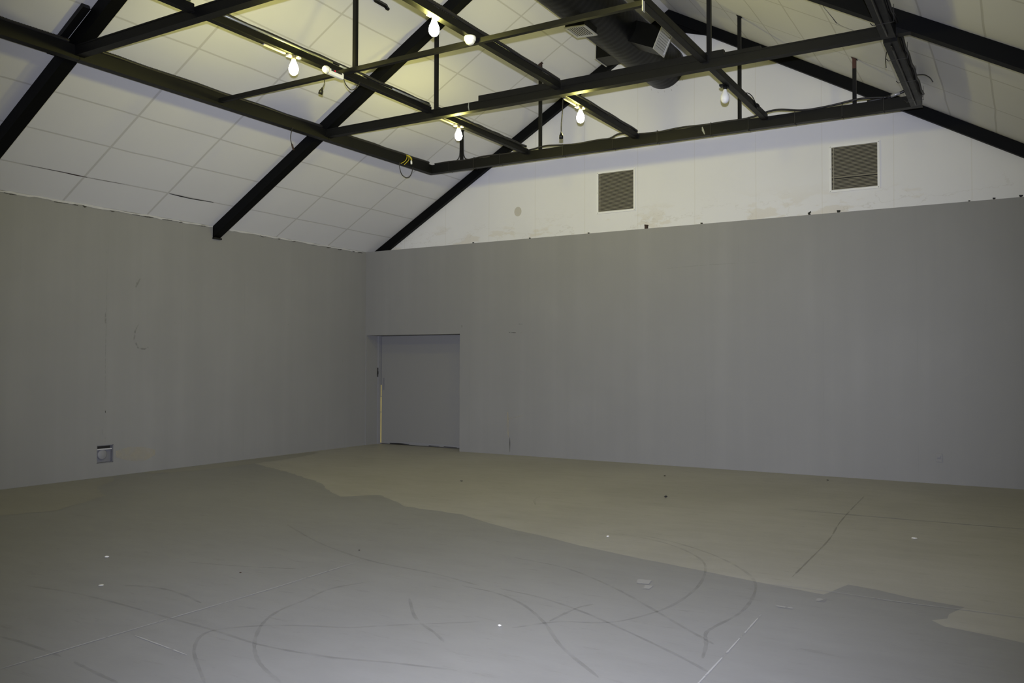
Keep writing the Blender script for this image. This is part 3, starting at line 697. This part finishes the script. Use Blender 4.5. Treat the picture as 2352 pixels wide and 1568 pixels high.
# thin cord from the left beam
r = thing('hanging_cable', 'thin dark cord with a small tail hanging from the left beam above the rafter', 'cable', (2.41, -4.34, 4.86))
MB().tube(smooth([(2.402, -4.32, 4.835), (2.41, -4.35, 4.80), (2.41, -4.37, 4.68), (2.41, -4.35, 4.60)], 5), .006, 6).build('cord', M_CABLE, r)
MB().tube([(2.41, -4.35, 4.605), (2.41, -4.34, 4.59), (2.41, -4.31, 4.52)], .011, 7, [.006, .012, .011]).build('tail', M_BROWN, r)
tag(MB().tube(smooth([(2.405, -1.99, 4.83), (2.405, -1.985, 4.75), (2.405, -1.93, 4.65), (2.405, -1.82, 4.615), (2.405, -1.72, 4.65), (2.405, -1.66, 4.74), (2.405, -1.64, 4.83)], 6), .006, 6).build('cable_loop', M_CABLE), 'dark cord hanging in a round loop below the yellow cord', 'cable')
r = thing('yellow_cable', 'yellow cord wrapped over the left beam near the hung corner', 'cable', (2.41, -1.8, 4.82))
mb = MB()
for k_ in range(2):
    d = k_*.06
    mb.tube(smooth([(2.33, -1.80+d*.6, 4.995), (2.405, -1.80+d*.6, 4.985), (2.416, -1.82+d, 4.92), (2.416, -1.88+d, 4.86), (2.41, -1.96+d*1.5, 4.815)], 5), .0055, 6)
mb.tube(smooth([(2.36, -1.79, 4.995), (2.408, -1.76, 4.985), (2.418, -1.72, 4.955), (2.42, -1.70, 4.915)], 5), .0055, 6); mb.tube(smooth([(2.36, -1.77, 4.995), (2.408, -1.74, 4.985), (2.42, -1.69, 4.95), (2.42, -1.69, 4.915)], 5), .0055, 6)
mb.build('cord', M_YELLOW, r)
mb = MB(); mb.tube([(2.42, -1.70, 4.92), (2.42, -1.70, 4.90), (2.42, -1.695, 4.855)], .012, 10, [.008, .016, .015]); mb.build('plug', M_PLASTIC, r)
r = thing('yellow_wire', 'small yellow wire arched over the ribbed rail behind the top centre bulb', 'cable', (6.16, -6.0, 5.0))
MB().tube(smooth([(6.185, -6.06, 5.02), (6.19, -6.02, 5.055), (6.19, -5.96, 5.06), (6.185, -5.90, 5.045), (6.18, -5.86, 5.01)], 5), .005, 6).build('wire', M_YELLOW, r)
# bridge cable with metal sleeve at the right hung corner
r = thing('bridge_cable', 'black cable with a bright metal sleeve at the right hung corner', 'cable', (9.6, -1.05, 4.98))
MB().tube(smooth([(9.3, -1.04, 4.986), (9.50, -1.04, 4.997), (9.63, -1.05, 5.012), (9.75, -1.05, 5.05), (9.84, -1.05, 5.07), (9.88, -1.10, 4.985)], 6), .018, 9).build('cord', M_CABLE, r)
MB().tube([(9.585, -1.05, 5.006), (9.69, -1.05, 5.03)], .021, 12).build('sleeve', M_ALU, r)
for pts, lb in (([(9.815, -2.98, 4.97), (9.79, -3.06, 4.90), (9.785, -3.12, 4.80), (9.79, -3.12, 4.71)], 'thin dark wire tail hanging left of the right beam'),
                ([(9.96, -1.95, 4.95), (10.04, -1.90, 4.955), (10.10, -1.86, 4.92), (10.13, -1.84, 4.87)], 'thin dark wire curling out right of the right beam')):
    tag(MB().tube(smooth(pts, 5), .005, 6).build('loose_wire', M_CABLE), lb, 'cable')
# strip fitting beside the near frame
r = thing('strip_fitting', 'slim black ceiling fitting with a white edge beside the near frame', 'fitting', (2.2, -7.53, 5.0))
mb = MB(); a, b = on_l(2.05, -7.58, .003), on_l(2.69, -7.58, .003)
mb.prism([a, b, b+NL*.05, a+NL*.05], (0, .085, 0)); mb.build('body', M_BLACK, r)
mb = MB(); a, b = on_l(2.05, -7.494, .003), on_l(2.67, -7.494, .003); mb.prism([a, b, b+NL*.03, a+NL*.03], (0, .018, 0)); mb.build('white_edge', M_PLASTIC, r)
# hook at the top of the left ceiling
r = thing('ceiling_bracket', 'small black bracket on the left ceiling at the top edge', 'bracket', (4.08, -4.5, 6.1))
mb = MB(); a = on_l(4.10, -4.66, .002); mb.prism([a, a+Vector((.03, 0, .03*T)), a+Vector((.03, 0, .03*T))+NL*.05, a+NL*.05], (0, .24, 0)); mb.build('plate', M_BLACK, r)
mb = MB(); a = on_l(4.10, -4.46, .052); mb.prism([a, a+Vector((.03, 0, .03*T)), a+Vector((.03, 0, .03*T))+NL*.03, a+NL*.03], (0, .05, 0)); mb.build('lip', M_BLACK, r)

# ================================================================== CRUMBS ON THE FLOOR
def crumb(x, y, s, m, lb, flat=.5):
    mb = MB(); bmesh.ops.create_icosphere(mb.bm, subdivisions=2, radius=1)
    for v in mb.bm.verts:
        q = 1 + random.uniform(-.28, .28); v.co = Vector((x + v.co.x*s*q*1.3, y + v.co.y*s*q, .006 + s*flat + v.co.z*s*flat*q))
    zmin = min(v.co.z for v in mb.bm.verts)
    for v in mb.bm.verts: v.co.z -= zmin - .0045
    tag(mb.build('floor_crumb', m), lb, 'crumb', 'small crumbs on the floor')
crumb(7.323, -3.072, 0.0151, M_DARK, 'black crumb on the tan concrete below the gable wall', .7)
crumb(8.679, -.495, 0.0116, M_DARK, 'tiny dark crumb close to the foot of the gable wall')
crumb(6.623, -1.26, 0.0104, M_DARK, 'tiny dark crumb on the concrete behind the black one')
crumb(10.121, -4.142, 0.0174, M_CHIP, 'white chip on the concrete at the right, below the outlet', .3)
crumb(7.693, -5.53, 0.0093, M_CHIP, 'tiny white chip on the concrete near the paint edge')
crumb(4.543, -8.444, 0.0145, M_CHIP, 'white chip on grey paint at the left, below the wall box', .3)
crumb(5.89, -8.24, 0.0075, M_BROWN, 'tiny brown crumb on grey paint left of centre')
crumb(8.252, -8.318, 0.0093, M_CHIP, 'tiny white chip on grey paint at bottom centre')
crumb(4.462, -3.192, 0.0162, M_DARK, 'flat dark flake on the concrete in front of the door', .15)
crumb(5.322, -9.004, 0.0151, M_CHIP, 'flat white flake on grey paint at the lower left', .15)
crumb(6.136, -7.175, 0.0070, M_DARK, 'tiny dark crumb on grey paint near the floor joint end')
